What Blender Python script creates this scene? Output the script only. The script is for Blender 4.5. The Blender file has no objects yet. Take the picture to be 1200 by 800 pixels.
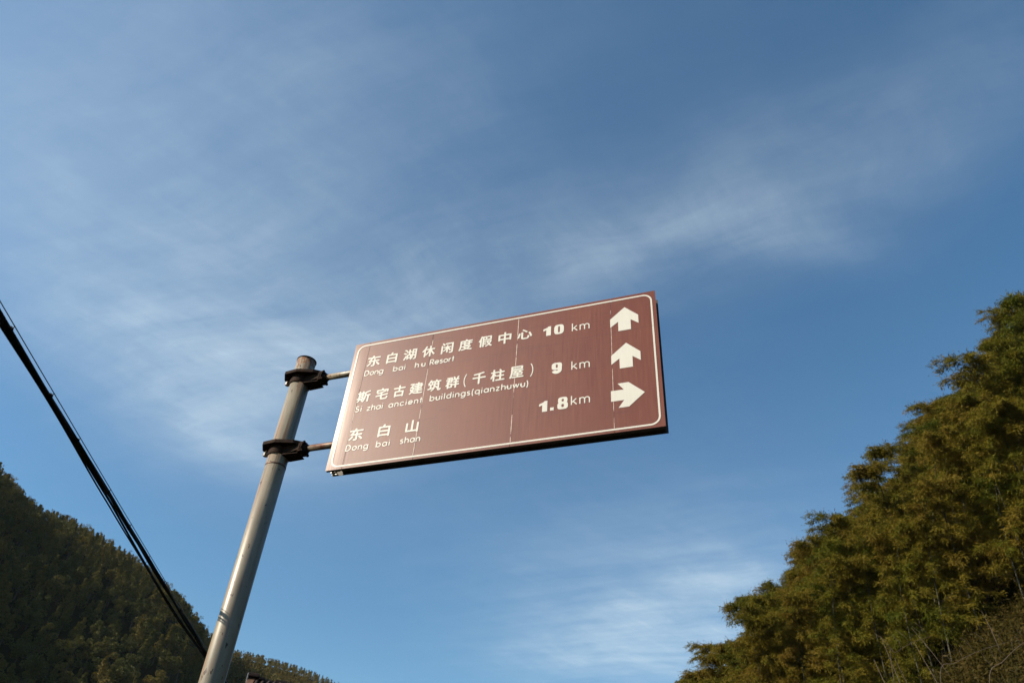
import bpy, math, random
import numpy as np
from mathutils import Vector, Matrix
scene = bpy.context.scene
col = scene.collection
rad = math.radians

# ------------------------------------------------------------------ camera
FPX, PITCH, ROLL = 896.74, 0.696156, 0.0789315
EYE = Vector((0, 0, 1.6))
R0 = Vector((1, 0, 0)); FW = Vector((0, math.cos(PITCH), math.sin(PITCH))); U0 = Vector((0, -math.sin(PITCH), math.cos(PITCH)))
RT = R0*math.cos(ROLL) + U0*math.sin(ROLL)
UP = U0*math.cos(ROLL) - R0*math.sin(ROLL)
cd = bpy.data.cameras.new('camera'); cam = bpy.data.objects.new('camera', cd); col.objects.link(cam)
cam.matrix_world = Matrix(((RT.x, UP.x, -FW.x, 0), (RT.y, UP.y, -FW.y, 0), (RT.z, UP.z, -FW.z, 1.6), (0, 0, 0, 1)))
cd.sensor_width = 36; cd.lens = 36*FPX/1200; cd.clip_start = 0.05; cd.clip_end = 9000
cd.dof.use_dof = True; cd.dof.focus_distance = 6.2; cd.dof.aperture_fstop = 4.0
scene.camera = cam

def ray(px, py):                        # direction seen at a point of the photograph (1200 x 800)
    return (FW + RT*((px-600)/FPX) - UP*((py-400)/FPX)).normalized()
def azel(px, py):                       # compass bearing (clockwise from +Y) and elevation, degrees
    v = ray(px, py); return math.degrees(math.atan2(v.x, v.y)), math.degrees(math.asin(v.z))

# ------------------------------------------------------------------ light and sky
SUN_AZ, SUN_EL = 105.0, 31.0            # bearing counter-clockwise from +Y
S = Vector((-math.sin(rad(SUN_AZ))*math.cos(rad(SUN_EL)), math.cos(rad(SUN_AZ))*math.cos(rad(SUN_EL)), math.sin(rad(SUN_EL))))
sd = bpy.data.lights.new('sun', 'SUN'); sd.energy = 5.0; sd.angle = rad(0.53); sd.color = (1.0, 0.87, 0.70)
so = bpy.data.objects.new('sun', sd); col.objects.link(so); so.location = (-20, -10, 30)
so.rotation_euler = S.to_track_quat('Z', 'Y').to_euler()

scene.view_settings.view_transform = 'Standard'; scene.view_settings.look = 'None'
scene.view_settings.exposure = 0.52; scene.view_settings.gamma = 1.0
scene.render.engine = 'CYCLES'

class NT:                               # small node helper
    def __init__(s, tree): s.t = tree
    def n(s, typ, ins=None, **kw):
        nd = s.t.nodes.new(typ)
        for k, v in kw.items(): setattr(nd, k, v)
        for k, v in (ins or {}).items():
            if isinstance(v, bpy.types.NodeSocket): s.t.links.new(v, nd.inputs[k])
            else: nd.inputs[k].default_value = v
        return nd
    def math(s, op, a, b=0.0, clamp=False):
        return s.n('ShaderNodeMath', {0: a, 1: b}, operation=op, use_clamp=clamp).outputs[0]
    def mix(s, f, a, b, mode='MIX'):
        nd = s.n('ShaderNodeMix', {0: f, 6: a, 7: b}, data_type='RGBA', blend_type=mode); return nd.outputs[2]
    def ramp(s, f, stops, interp='LINEAR'):
        nd = s.n('ShaderNodeValToRGB', {0: f}); cr = nd.color_ramp; cr.interpolation = interp
        while len(cr.elements) < len(stops): cr.elements.new(0.5)
        for e, (p, c) in zip(cr.elements, stops):
            e.position = p; e.color = c if len(c) == 4 else (*c, 1)
        return nd.outputs[0]

w = bpy.data.worlds.new('World'); scene.world = w; w.use_nodes = True
w.node_tree.nodes.clear(); W = NT(w.node_tree)
sky = W.n('ShaderNodeTexSky', sky_type='NISHITA', sun_disc=False, sun_elevation=rad(SUN_EL), sun_rotation=rad(-SUN_AZ),
          altitude=300, air_density=1.0, dust_density=0.5, ozone_density=1.0)
tc = W.n('ShaderNodeTexCoord')
sep = W.n('ShaderNodeSeparateXYZ', {0: tc.outputs['Generated']})
zc = W.math('MAXIMUM', sep.outputs[2], 0.06)
pu = W.math('DIVIDE', sep.outputs[0], zc); pv = W.math('DIVIDE', sep.outputs[1], zc)
P = W.n('ShaderNodeCombineXYZ', {0: pu, 1: pv, 2: 0.0}).outputs[0]
# wind-drawn cirrus: a warped plane of cloud high above, stretched into streaks
warp = W.n('ShaderNodeTexNoise', {'Vector': P, 'Scale': 0.9, 'Detail': 3.0})
Pw = W.n('ShaderNodeVectorMath', {0: P, 1: W.n('ShaderNodeVectorMath', {0: W.n('ShaderNodeVectorMath', {0: warp.outputs['Color'], 1: (0.5, 0.5, 0.5)}, operation='SUBTRACT').outputs[0], 'Scale': 0.40}, operation='SCALE').outputs[0]}, operation='ADD').outputs[0]
def streak(ang, sx, sy, scale, detail, rough=0.62):
    mp = W.n('ShaderNodeMapping', {'Vector': Pw, 'Rotation': (0, 0, rad(-ang))})
    st = W.n('ShaderNodeVectorMath', {0: mp.outputs[0], 1: (sx, sy, 1)}, operation='MULTIPLY')
    return W.n('ShaderNodeTexNoise', {'Vector': st.outputs[0], 'Scale': scale, 'Detail': detail, 'Roughness': rough}).outputs[0]
def plan_angle(p, q):
    a, b = ray(*p), ray(*q); return math.degrees(math.atan2(b.y/b.z-a.y/a.z, b.x/b.z-a.x/a.z))
W1 = plan_angle((330, 430), (700, 300)); W2 = plan_angle((180, 420), (380, 520))
fine = streak(W1+8, 0.45, 2.6, 3.4, 13, 0.66)
broad = streak(W1, 0.5, 1.4, 1.5, 6)
wisp = streak(W2, 0.5, 2.4, 4.0, 12, 0.70)
def blob(px, py, wx, wy, ang, amp):     # a bank of cloud centred on a direction of the sky
    v = ray(px, py); c = (v.x/v.z, v.y/v.z, 0)
    mp = W.n('ShaderNodeMapping', {'Vector': W.n('ShaderNodeVectorMath', {0: Pw, 1: c}, operation='SUBTRACT').outputs[0], 'Rotation': (0, 0, rad(ang))})
    mp2 = W.n('ShaderNodeVectorMath', {0: mp.outputs[0], 1: (1/wx, 1/wy, 0)}, operation='MULTIPLY').outputs[0]
    d = W.n('ShaderNodeVectorMath', {0: mp2, 1: mp2}, operation='DOT_PRODUCT').outputs['Value']
    return W.math('MULTIPLY', W.math('EXPONENT', W.math('MULTIPLY', d, -1.0)), amp)
def angle_of(p, q):                     # plan angle of the streak between two sky directions
    a, b = ray(*p), ray(*q); return math.degrees(math.atan2(b.y/b.z-a.y/a.z, b.x/b.z-a.x/a.z)), math.hypot(b.y/b.z-a.y/a.z, b.x/b.z-a.x/a.z)
def bank(p, q, wd, amp):
    an, ln = angle_of(p, q); return blob((p[0]+q[0])/2, (p[1]+q[1])/2, ln/2, wd, -an, amp)
banks = [bank((300, 430), (660, 310), 0.15, 0.62), bank((600, 322), (830, 258), 0.075, 0.40), bank((700, 300), (1200, 110), 0.16, 0.30), bank((60, 330), (420, 470), 0.40, 0.60),
         bank((120, 120), (620, 90), 0.40, 0.20), bank((640, 800), (880, 710), 0.45, 1.1), bank((780, 690), (900, 660), 0.25, 0.5), bank((850, 262), (1010, 290), 0.05, 0.38),
         bank((560, 700), (900, 620), 0.4, 0.26), bank((180, 500), (330, 545), 0.14, 0.55)]
tot = banks[0]
for b in banks[1:]: tot = W.math('ADD', tot, b)
tex = W.math('ADD', W.math('MULTIPLY', W.n('ShaderNodeMapRange', {0: fine, 1: 0.28, 2: 0.74}).outputs[0], 0.55),
             W.math('MULTIPLY', W.n('ShaderNodeMapRange', {0: broad, 1: 0.3, 2: 0.7}).outputs[0], 0.45))
tex = W.math('ADD', tex, W.math('MULTIPLY', W.n('ShaderNodeMapRange', {0: wisp, 1: 0.45, 2: 0.80}).outputs[0], 0.30))
puff = W.n('ShaderNodeTexNoise', {'Vector': Pw, 'Scale': 5.5, 'Detail': 9.0, 'Roughness': 0.62}).outputs[0]
tex = W.math('MULTIPLY', tex, W.n('ShaderNodeMapRange', {0: puff, 1: 0.32, 2: 0.68, 3: 0.68, 4: 1.32}).outputs[0])
dens = W.math('MULTIPLY', W.math('ADD', tot, 0.02), W.math('ADD', tex, 0.18))
veil = W.math('ADD', W.math('ADD', bank((350, 60), (1000, 120), 0.5, 0.06), bank((500, 640), (1000, 600), 0.8, 0.08)), W.math('ADD', W.math('ADD', bank((-100, 330), (300, 330), 0.75, 0.34), bank((200, 520), (480, 470), 0.4, 0.22)), bank((-100, 60), (420, 40), 0.5, 0.22)))
dens = W.math('ADD', dens, W.math('MULTIPLY', veil, W.math('ADD', W.math('MULTIPLY', tex, 0.5), 0.7)))
dens = W.math('MULTIPLY', dens, 0.52, clamp=True)
skyc = W.n('ShaderNodeHueSaturation', {'Saturation': 1.27, 'Value': 1.0, 'Color': sky.outputs[0]}).outputs[0]
skyc = W.mix(1.0, skyc, (0.98, 1.05, 0.97, 1), 'MULTIPLY')
full = W.mix(dens, skyc, (4.5, 5.4, 6.0, 1))
bg = W.n('ShaderNodeBackground', {'Color': full, 'Strength': 0.11})
wo = W.n('ShaderNodeOutputWorld', {0: bg.outputs[0]})

# ------------------------------------------------------------------ helpers
def tag(o, label=None, cat=None, group=None, kind=None):
    for k, v in (('label', label), ('category', cat), ('group', group), ('kind', kind)):
        if v: o[k] = v
    return o
def link(name, me, mat=None, parent=None):
    o = bpy.data.objects.new(name, me); col.objects.link(o)
    if mat and not me.materials:
        for m_ in (mat if isinstance(mat, (list, tuple)) else [mat]): me.materials.append(m_)
    if parent: o.parent = parent
    return o
def empty(name, loc, rz=0):
    o = bpy.data.objects.new(name, None); col.objects.link(o); o.location = loc; o.rotation_euler = (0, 0, rz); o.empty_display_size = 0.2
    return o
def np_mesh(name, V, F, smooth=False, mats=None):
    V = np.asarray(V, dtype=np.float32); F = np.asarray(F, dtype=np.int32); k = F.shape[1]
    me = bpy.data.meshes.new(name)
    me.vertices.add(len(V)); me.vertices.foreach_set('co', V.ravel())
    me.loops.add(F.size); me.loops.foreach_set('vertex_index', F.ravel())
    me.polygons.add(len(F)); me.polygons.foreach_set('loop_start', np.arange(0, F.size, k, dtype=np.int32))
    if mats is not None: me.polygons.foreach_set('material_index', np.asarray(mats, dtype=np.int32))
    me.polygons.foreach_set('use_smooth', np.full(len(F), smooth))
    me.update(calc_edges=True); me.validate(); return me
class MB:                               # mesh builder
    def __init__(s): s.v = []; s.f = []; s.sm = []
    def add(s, V, F, smooth=False):
        b = len(s.v); s.v += [tuple(x) for x in V]; s.f += [tuple(i+b for i in f) for f in F]; s.sm += [smooth]*len(F)
    def box(s, x0, x1, y0, y1, z0, z1):
        s.add([(x0,y0,z0),(x1,y0,z0),(x1,y1,z0),(x0,y1,z0),(x0,y0,z1),(x1,y0,z1),(x1,y1,z1),(x0,y1,z1)],
              [(3,2,1,0),(4,5,6,7),(0,1,5,4),(1,2,6,5),(2,3,7,6),(3,0,4,7)])
    def tube(s, pts, rs, n=12, caps=True, smooth=True):
        pts = [Vector(p) for p in pts]; rs = rs if isinstance(rs, (list, tuple)) else [rs]*len(pts)
        V = []; F = []; prev = None
        for i, p in enumerate(pts):
            t = (pts[min(i+1, len(pts)-1)] - pts[max(i-1, 0)]).normalized()
            if prev is None: a = t.orthogonal().normalized()
            else: a = (prev - t*prev.dot(t)).normalized()
            prev = a; b = t.cross(a)
            for j in range(n):
                th = 2*math.pi*j/n; V.append(p + (a*math.cos(th) + b*math.sin(th))*rs[i])
        for i in range(len(pts)-1):
            for j in range(n):
                F.append((i*n+j, i*n+(j+1) % n, (i+1)*n+(j+1) % n, (i+1)*n+j))
        s.add(V, F, smooth)
        if caps:
            b = len(s.v) - len(V)
            s.f.append(tuple(b+j for j in reversed(range(n)))); s.sm.append(False)
            s.f.append(tuple(b+(len(pts)-1)*n+j for j in range(n))); s.sm.append(False)
    def prism(s, poly, z0, z1, M=None):
        n = len(poly); V = [(x, y, z0) for x, y in poly] + [(x, y, z1) for x, y in poly]
        if M: V = [M @ Vector(v) for v in V]
        s.add(V, [tuple(reversed(range(n))), tuple(range(n, 2*n))] + [(i, (i+1) % n, n+(i+1) % n, n+i) for i in range(n)])
    def build(s, name, mat, parent=None, bevel=0):
        me = bpy.data.meshes.new(name); me.from_pydata([tuple(v) for v in s.v], [], s.f)
        me.polygons.foreach_set('use_smooth', s.sm); me.update()
        o = link(name, me, mat, parent)
        if bevel:
            b = o.modifiers.new('bevel', 'BEVEL'); b.width = bevel; b.segments = 2; b.limit_method = 'ANGLE'
        return o

# ------------------------------------------------------------------ materials
def material(name):
    m = bpy.data.materials.new(name); m.use_nodes = True; m.node_tree.nodes.clear(); t = NT(m.node_tree)
    return m, t
def finish(t, shader, disp=None):
    t.n('ShaderNodeOutputMaterial', {0: shader})
def noisy(name, c0, c1, scale=8, rough=0.6, metallic=0.0, bump=0.15, detail=6, lo=0.35, hi=0.65, spec=0.3, stretch=(1, 1, 1)):
    m, t = material(name); tcn = t.n('ShaderNodeTexCoord')
    mp = t.n('ShaderNodeMapping', {'Vector': tcn.outputs['Object'], 'Scale': stretch}).outputs[0]
    nz = t.n('ShaderNodeTexNoise', {'Vector': mp, 'Scale': scale, 'Detail': detail, 'Roughness': 0.65}).outputs[0]
    c = t.ramp(nz, [(lo, c0), (hi, c1)])
    bp = t.n('ShaderNodeBump', {'Height': nz, 'Strength': bump, 'Distance': 0.01}).outputs[0]
    b = t.n('ShaderNodeBsdfPrincipled', {'Base Color': c, 'Roughness': rough, 'Metallic': metallic, 'Normal': bp, 'Specular IOR Level': spec})
    finish(t, b.outputs[0]); return m

# sign film: faded retroreflective sheeting on aluminium, with faint vertical rubbing marks
def film(name, base, faded, dirt=0.35):
    m, t = material(name); tcn = t.n('ShaderNodeTexCoord'); ob = tcn.outputs['Object']
    v1 = t.n('ShaderNodeTexNoise', {'Vector': t.n('ShaderNodeMapping', {'Vector': ob, 'Scale': (30, 1, 1.2)}).outputs[0], 'Scale': 3.0, 'Detail': 5.0}).outputs[0]
    v2 = t.n('ShaderNodeTexNoise', {'Vector': ob, 'Scale': 1.7, 'Detail': 5.0, 'Roughness': 0.6}).outputs[0]
    v3 = t.n('ShaderNodeTexNoise', {'Vector': t.n('ShaderNodeMapping', {'Vector': ob, 'Scale': (1, 1, 6)}).outputs[0], 'Scale': 5.0, 'Detail': 6.0}).outputs[0]
    f = t.math('ADD', t.math('MULTIPLY', v1, 0.4), t.math('MULTIPLY', v2, 0.6))
    f = t.n('ShaderNodeMapRange', {0: f, 1: 0.36, 2: 0.64}).outputs[0]
    c = t.mix(f, (*base, 1), (*faded, 1))
    st = t.n('ShaderNodeMapRange', {0: v3, 1: 0.60, 2: 0.78, 3: 0.0, 4: dirt}).outputs[0]
    c = t.mix(st, c, (base[0]*0.55, base[1]*0.55, base[2]*0.6, 1))
    xx = t.n('ShaderNodeSeparateXYZ', {0: ob}); zz = xx.outputs[2]
    jz = t.math('ADD', zz, t.math('MULTIPLY', xx.outputs[0], -0.018))
    band = t.n('ShaderNodeMapRange', {0: t.math('ABSOLUTE', t.math('SUBTRACT', jz, 5.195)), 1: 0.0, 2: 0.012, 3: 0.30, 4: 0.0}).outputs[0]
    c = t.mix(t.math('MULTIPLY', band, v2), c, (0.05, 0.016, 0.010, 1))
    v4 = t.n('ShaderNodeTexNoise', {'Vector': t.n('ShaderNodeMapping', {'Vector': ob, 'Scale': (60, 1, 1.6)}).outputs[0], 'Scale': 2.0, 'Detail': 3.0}).outputs[0]
    c = t.mix(t.n('ShaderNodeMapRange', {0: v4, 1: 0.6, 2: 0.75, 3: 0.0, 4: 0.07}).outputs[0], c, (0.42, 0.27, 0.20, 1))
    rg = t.n('ShaderNodeMapRange', {0: v1, 1: 0.3, 2: 0.7, 3: 0.43, 4: 0.53}).outputs[0]
    bp = t.n('ShaderNodeBump', {'Height': v1, 'Strength': 0.04, 'Distance': 0.002}).outputs[0]
    b = t.n('ShaderNodeBsdfPrincipled', {'Base Color': c, 'Roughness': rg, 'Specular IOR Level': 0.5, 'Normal': bp,
            'Coat Weight': 0.30, 'Coat Roughness': 0.26})
    finish(t, b.outputs[0]); return m
M_brown = film('brown sign film', (0.132, 0.0275, 0.0075), (0.172, 0.042, 0.0145))
M_white = film('white sign film', (0.62, 0.60, 0.52), (0.68, 0.66, 0.58), 0.12)
def seam_mat():
    m, t = material('peeled seam'); ob = t.n('ShaderNodeTexCoord').outputs['Object']
    nz = t.n('ShaderNodeTexNoise', {'Vector': ob, 'Scale': 9.0, 'Detail': 4.0}).outputs[0]
    f = t.n('ShaderNodeMapRange', {0: nz, 1: 0.44, 2: 0.52}).outputs[0]
    c = t.mix(f, (0.13, 0.04, 0.03, 1), (0.62, 0.50, 0.42, 1))
    finish(t, t.n('ShaderNodeBsdfPrincipled', {'Base Color': c, 'Roughness': 0.5}).outputs[0]); return m
M_seam = seam_mat()
M_alu = noisy('aluminium extrusion', (0.55, 0.54, 0.50), (0.68, 0.67, 0.62), 30, 0.42, 0.6)
M_back = noisy('weathered aluminium back', (0.05, 0.045, 0.04), (0.10, 0.09, 0.08), 14, 0.55, 0.2)
M_iron = noisy('dark rusty iron', (0.010, 0.007, 0.006), (0.038, 0.018, 0.010), 22, 0.8, 0.0, 0.5, spec=0.12)
M_arm = noisy('rust stained pipe', (0.0960, 0.0330, 0.0168), (0.1800, 0.1500, 0.1140), 9, 0.5, 0.3, 0.2, lo=0.42, hi=0.6)
def pole_mat():
    m, t = material('galvanised pole paint'); ob = t.n('ShaderNodeTexCoord').outputs['Object']
    n1 = t.n('ShaderNodeTexNoise', {'Vector': t.n('ShaderNodeMapping', {'Vector': ob, 'Scale': (3, 3, 0.7)}).outputs[0], 'Scale': 4.0, 'Detail': 8.0, 'Roughness': 0.65}).outputs[0]
    n2 = t.n('ShaderNodeTexNoise', {'Vector': t.n('ShaderNodeMapping', {'Vector': ob, 'Scale': (6, 6, 2.2)}).outputs[0], 'Scale': 9.0, 'Detail': 8.0, 'Roughness': 0.7}).outputs[0]
    n3 = t.n('ShaderNodeTexNoise', {'Vector': t.n('ShaderNodeMapping', {'Vector': ob, 'Scale': (7, 7, 1.0)}).outputs[0], 'Scale': 2.2, 'Detail': 3.0}).outputs[0]
    c = t.ramp(n1, [(0.34, (0.19, 0.172, 0.130)), (0.5, (0.25, 0.224, 0.167)), (0.66, (0.31, 0.27, 0.20))])
    pink = t.n('ShaderNodeMapRange', {0: n3, 1: 0.48, 2: 0.62}).outputs[0]
    c = t.mix(t.math('MULTIPLY', pink, 0.55), c, (0.30, 0.195, 0.135, 1))
    z = t.n('ShaderNodeSeparateXYZ', {0: ob}).outputs[2]
    top = t.n('ShaderNodeMapRange', {0: z, 1: 5.30, 2: 5.56}).outputs[0]
    near = t.n('ShaderNodeMapRange', {0: t.math('ABSOLUTE', t.math('SUBTRACT', z, 4.60)), 1: 0.0, 2: 0.12, 3: 0.12, 4: 0.0}).outputs[0]
    thr = t.math('SUBTRACT', t.math('SUBTRACT', 0.70, t.math('MULTIPLY', top, 0.30)), near)
    ru = t.n('ShaderNodeMapRange', {0: t.math('SUBTRACT', n2, thr), 1: 0.0, 2: 0.05}).outputs[0]
    c = t.mix(ru, c, t.ramp(n1, [(0.35, (0.10, 0.035, 0.015)), (0.65, (0.24, 0.11, 0.045))]))
    runs = t.n('ShaderNodeTexNoise', {'Vector': t.n('ShaderNodeMapping', {'Vector': ob, 'Scale': (26, 26, 0.9)}).outputs[0], 'Scale': 1.6, 'Detail': 4.0}).outputs[0]
    below = t.n('ShaderNodeMapRange', {0: z, 1: 4.0, 2: 4.6}).outputs[0]
    rr_ = t.math('MULTIPLY', t.n('ShaderNodeMapRange', {0: runs, 1: 0.52, 2: 0.66}).outputs[0], t.math('ADD', 0.30, t.math('MULTIPLY', below, 0.45)))
    c = t.mix(rr_, c, (0.13, 0.070, 0.040, 1))
    chips = t.n('ShaderNodeTexNoise', {'Vector': t.n('ShaderNodeMapping', {'Vector': ob, 'Scale': (1, 1, 0.45)}).outputs[0], 'Scale': 34.0, 'Detail': 3.0}).outputs[0]
    c = t.mix(t.n('ShaderNodeMapRange', {0: chips, 1: 0.665, 2: 0.70}).outputs[0], c, (0.045, 0.022, 0.014, 1))
    bp = t.n('ShaderNodeBump', {'Height': t.math('ADD', n2, t.math('MULTIPLY', ru, 0.5)), 'Strength': 0.12, 'Distance': 0.004}).outputs[0]
    rg = t.math('ADD', 0.40, t.math('MULTIPLY', ru, 0.4))
    finish(t, t.n('ShaderNodeBsdfPrincipled', {'Base Color': c, 'Roughness': rg, 'Metallic': 0.0, 'Specular IOR Level': 0.4, 'Normal': bp}).outputs[0]); return m
M_pole = pole_mat()
M_cable = noisy('black cable sheath', (0.004, 0.004, 0.006), (0.009, 0.008, 0.011), 20, 0.6, 0, 0.1, spec=0.1)
M_steel = noisy('galvanised strand', (0.05, 0.05, 0.055), (0.10, 0.10, 0.11), 20, 0.4, 0.7, 0.1)
M_conc = noisy('concrete', (0.26, 0.25, 0.23), (0.36, 0.35, 0.32), 6, 0.85)

def leaf_mat(name, stops, nscale=0.5, fine=3.0, trans=0.3):
    m, t = material(name)
    pos = t.n('ShaderNodeNewGeometry').outputs['Position']; oi = t.n('ShaderNodeObjectInfo').outputs['Random']
    a = t.n('ShaderNodeTexNoise', {'Vector': pos, 'Scale': nscale, 'Detail': 3.0}).outputs[0]
    b = t.n('ShaderNodeTexNoise', {'Vector': pos, 'Scale': fine, 'Detail': 2.0}).outputs[0]
    f = t.math('ADD', t.math('MULTIPLY', t.n('ShaderNodeMapRange', {0: a, 1: 0.3, 2: 0.7}).outputs[0], 0.4), t.math('MULTIPLY', oi, 0.35))
    f = t.math('ADD', f, t.math('MULTIPLY', t.n('ShaderNodeMapRange', {0: b, 1: 0.3, 2: 0.7}).outputs[0], 0.25))
    c = t.ramp(f, stops)
    d = t.n('ShaderNodeBsdfPrincipled', {'Base Color': c, 'Roughness': 0.6, 'Specular IOR Level': 0.08}).outputs[0]
    tr = t.n('ShaderNodeBsdfTranslucent', {'Color': c}).outputs[0]
    finish(t, t.n('ShaderNodeMixShader', {0: trans, 1: d, 2: tr}).outputs[0]); return m
M_bamboo = leaf_mat('bamboo foliage', [(0.12, (0.0514, 0.0771, 0.0073)), (0.35, (0.0952, 0.0995, 0.0098)), (0.55, (0.1454, 0.1183, 0.0132)), (0.9, (0.1846, 0.1218, 0.0207))], 0.30, 1.2)
M_wood = leaf_mat('hillside forest foliage', [(0.1, (0.0510, 0.0665, 0.0187)), (0.4, (0.0928, 0.0896, 0.0220)), (0.7, (0.1519, 0.1158, 0.0250)), (0.95, (0.2158, 0.1330, 0.0344))], 0.030, 0.25, 0.2)
M_under = leaf_mat('undergrowth', [(0.1, (0.0207, 0.0238, 0.0042)), (0.5, (0.0482, 0.0392, 0.0074)), (0.9, (0.0779, 0.0490, 0.0137))], 0.9, 5.0, 0.2)
M_culm = noisy('bamboo culm', (0.0221, 0.0236, 0.0095), (0.0473, 0.0410, 0.0205), 3, 0.45, stretch=(1, 1, 4))
M_bark = noisy('bark', (0.05, 0.035, 0.024), (0.10, 0.075, 0.05), 6, 0.9)
M_stem = noisy('dry pale stem', (0.0530, 0.0388, 0.0245), (0.0979, 0.0734, 0.0490), 8, 0.7)
M_earth = noisy('leaf litter earth', (0.0126, 0.0140, 0.0056), (0.0315, 0.0266, 0.0098), 0.25, 1.0, detail=10, spec=0.0)
M_asph = noisy('asphalt', (0.042, 0.042, 0.044), (0.062, 0.061, 0.060), 18, 0.85)
M_line = noisy('road paint', (0.62, 0.62, 0.60), (0.78, 0.78, 0.75), 12, 0.6)
M_wall = noisy('limewashed wall', (0.55, 0.54, 0.50), (0.72, 0.71, 0.67), 2, 0.85)
M_tile = noisy('dark clay roof tile', (0.016, 0.012, 0.010), (0.060, 0.030, 0.022), 9, 0.8)
M_glass = noisy('window glass', (0.03, 0.035, 0.04), (0.05, 0.055, 0.06), 3, 0.1)
M_frame = noisy('brown timber', (0.10, 0.05, 0.03), (0.16, 0.09, 0.05), 8, 0.6)

# ------------------------------------------------------------------ terrain
SKL = [azel(*p) for p in [(0,544),(29,573),(43,590),(92,610),(132,639),(167,662),(195,685),(216,697),(230,719),(246,743),(256,762),(272,771),(306,774),(320,780),(340,785),(355,791),(374,800)]]
SKR = [azel(*p) for p in [(787,790),(825,770),(841,744),(869,724),(888,694),(920,668),(934,644),(951,630),(986,607),(1006,592),(1033,545),(1060,505),(1081,485),(1129,462),(1147,420),(1168,384),(1200,374)]]
La = np.array([-75, -55] + [a for a, e in SKL] + [-6, 2, 14, 40, 75.]); Le = np.array([29, 27] + [e for a, e in SKL] + [13, 11.5, 11, 10, 10.])
o_ = np.argsort(La); La = La[o_]; Le = Le[o_]
Ra = np.array([-2, 6.] + [a for a, e in SKR] + [52, 70, 110, 150, 175.]); Re = np.array([1.0, 8] + [e for a, e in SKR] + [37, 38, 36, 26, 10.])  # hill past the right edge is unseen, raised to keep sky light off the pole
o_ = np.argsort(Ra); Ra = Ra[o_]; Re = Re[o_]
def smooth_table(xs, ys, x, wdt):
    acc = 0
    for k in (-1, -0.5, 0, 0.5, 1): acc = acc + np.interp(x+k*wdt, xs, ys)
    return acc/5
def left_far(az): return np.interp(az, [-75, -36, -20.5, -18, -5, 20, 75], [230, 270, 300, 470, 520, 600, 600])
def right_far(az): return np.interp(az, [0, 13, 25, 40, 90], [66, 60, 52, 44, 40])
def sstep(x): x = np.clip(x, 0, 1); return x*x*(3-2*x)
def wob(x, y, s, seed): return np.sin(x*s+seed)*np.cos(y*s*1.13+seed*2.1) + 0.5*np.sin(x*s*2.3+y*s*1.7+seed*3.3)
HB, HT = 7.8, 7.0
def height(x, y):
    x = np.asarray(x, float); y = np.asarray(y, float)
    r = np.hypot(x, y); az = np.degrees(np.arctan2(x, y))
    front = sstep((112-np.abs(az))/30.)
    rc = left_far(az); el = smooth_table(La, Le, az, 0.8)
    top = np.maximum(rc*np.tan(np.radians(el)) + 1.6 - HT*0.85, 0)
    q = np.clip((r-70)/(rc-70), 0, 1)
    zl = top*(0.35*q + 0.65*sstep(q)**0.9)
    back = np.clip((r-rc)/260., 0, 1); zl = zl*(1-0.75*sstep(back))
    zl = zl + wob(x, y, 0.035, 1.0)*2.6*np.sin(np.pi*q) * (r < rc)
    rr = right_far(az); elr = smooth_table(Ra, Re, az, 1.5)
    tr = np.maximum(rr*np.tan(np.radians(elr)) + 1.6 - HB, 0)
    side = sstep((az-1)/8.)*sstep((172-az)/20.)
    q2 = np.clip((r-13)/(rr-13), 0, 1)
    zr = tr*(0.8*q2+0.2*sstep(q2)) + wob(x, y, 0.35, 2.0)*0.35*np.sin(np.pi*q2)
    zr = zr*(1-0.8*sstep((r-rr)/70.))*side
    return np.maximum(zl*front*(1-0.0*side), zr) - 0.0
NR, NA = 190, 400
rs = np.concatenate([[0.0], np.geomspace(2.0, 2600, NR-1)])
rs[0] = 0.5
aa = np.radians(np.linspace(-180, 180, NA, endpoint=False))
RR, AA = np.meshgrid(rs, aa, indexing='ij'); X = RR*np.sin(AA); Y = RR*np.cos(AA); Z = height(X, Y)
V = np.stack([X.ravel(), Y.ravel(), Z.ravel()], 1)
i, j = np.meshgrid(np.arange(NR-1), np.arange(NA), indexing='ij'); j2 = (j+1) % NA
F = np.stack([(i*NA+j).ravel(), ((i+1)*NA+j).ravel(), ((i+1)*NA+j2).ravel(), (i*NA+j2).ravel()], 1)[:, ::-1]
V = np.vstack([V, [[0, 0, 0]]])
ground = link('ground', np_mesh('ground', V, F, True), M_earth); tag(ground, kind='structure')
cen = bpy.data.meshes.new('verge'); cen.from_pydata([(0.8*math.sin(a), 0.8*math.cos(a), 0.002) for a in np.linspace(0, 2*math.pi, 24, endpoint=False)], [], [tuple(reversed(range(24)))])
tag(link('ground', cen, M_earth), kind='structure')
mb = MB(); mb.add([(1.2, -60, 0.006), (7.2, -60, 0.006), (7.2, 60, 0.006), (1.2, 60, 0.006)], [(0, 1, 2, 3)]); tag(mb.build('road', M_asph), kind='structure')
mb = MB()
for k in range(-8, 9): mb.add([(4.13, k*6, 0.010), (4.27, k*6, 0.010), (4.27, k*6+3, 0.010), (4.13, k*6+3, 0.010)], [(0, 1, 2, 3)])
tag(mb.build('road_marking', M_line), kind='structure')

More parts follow.
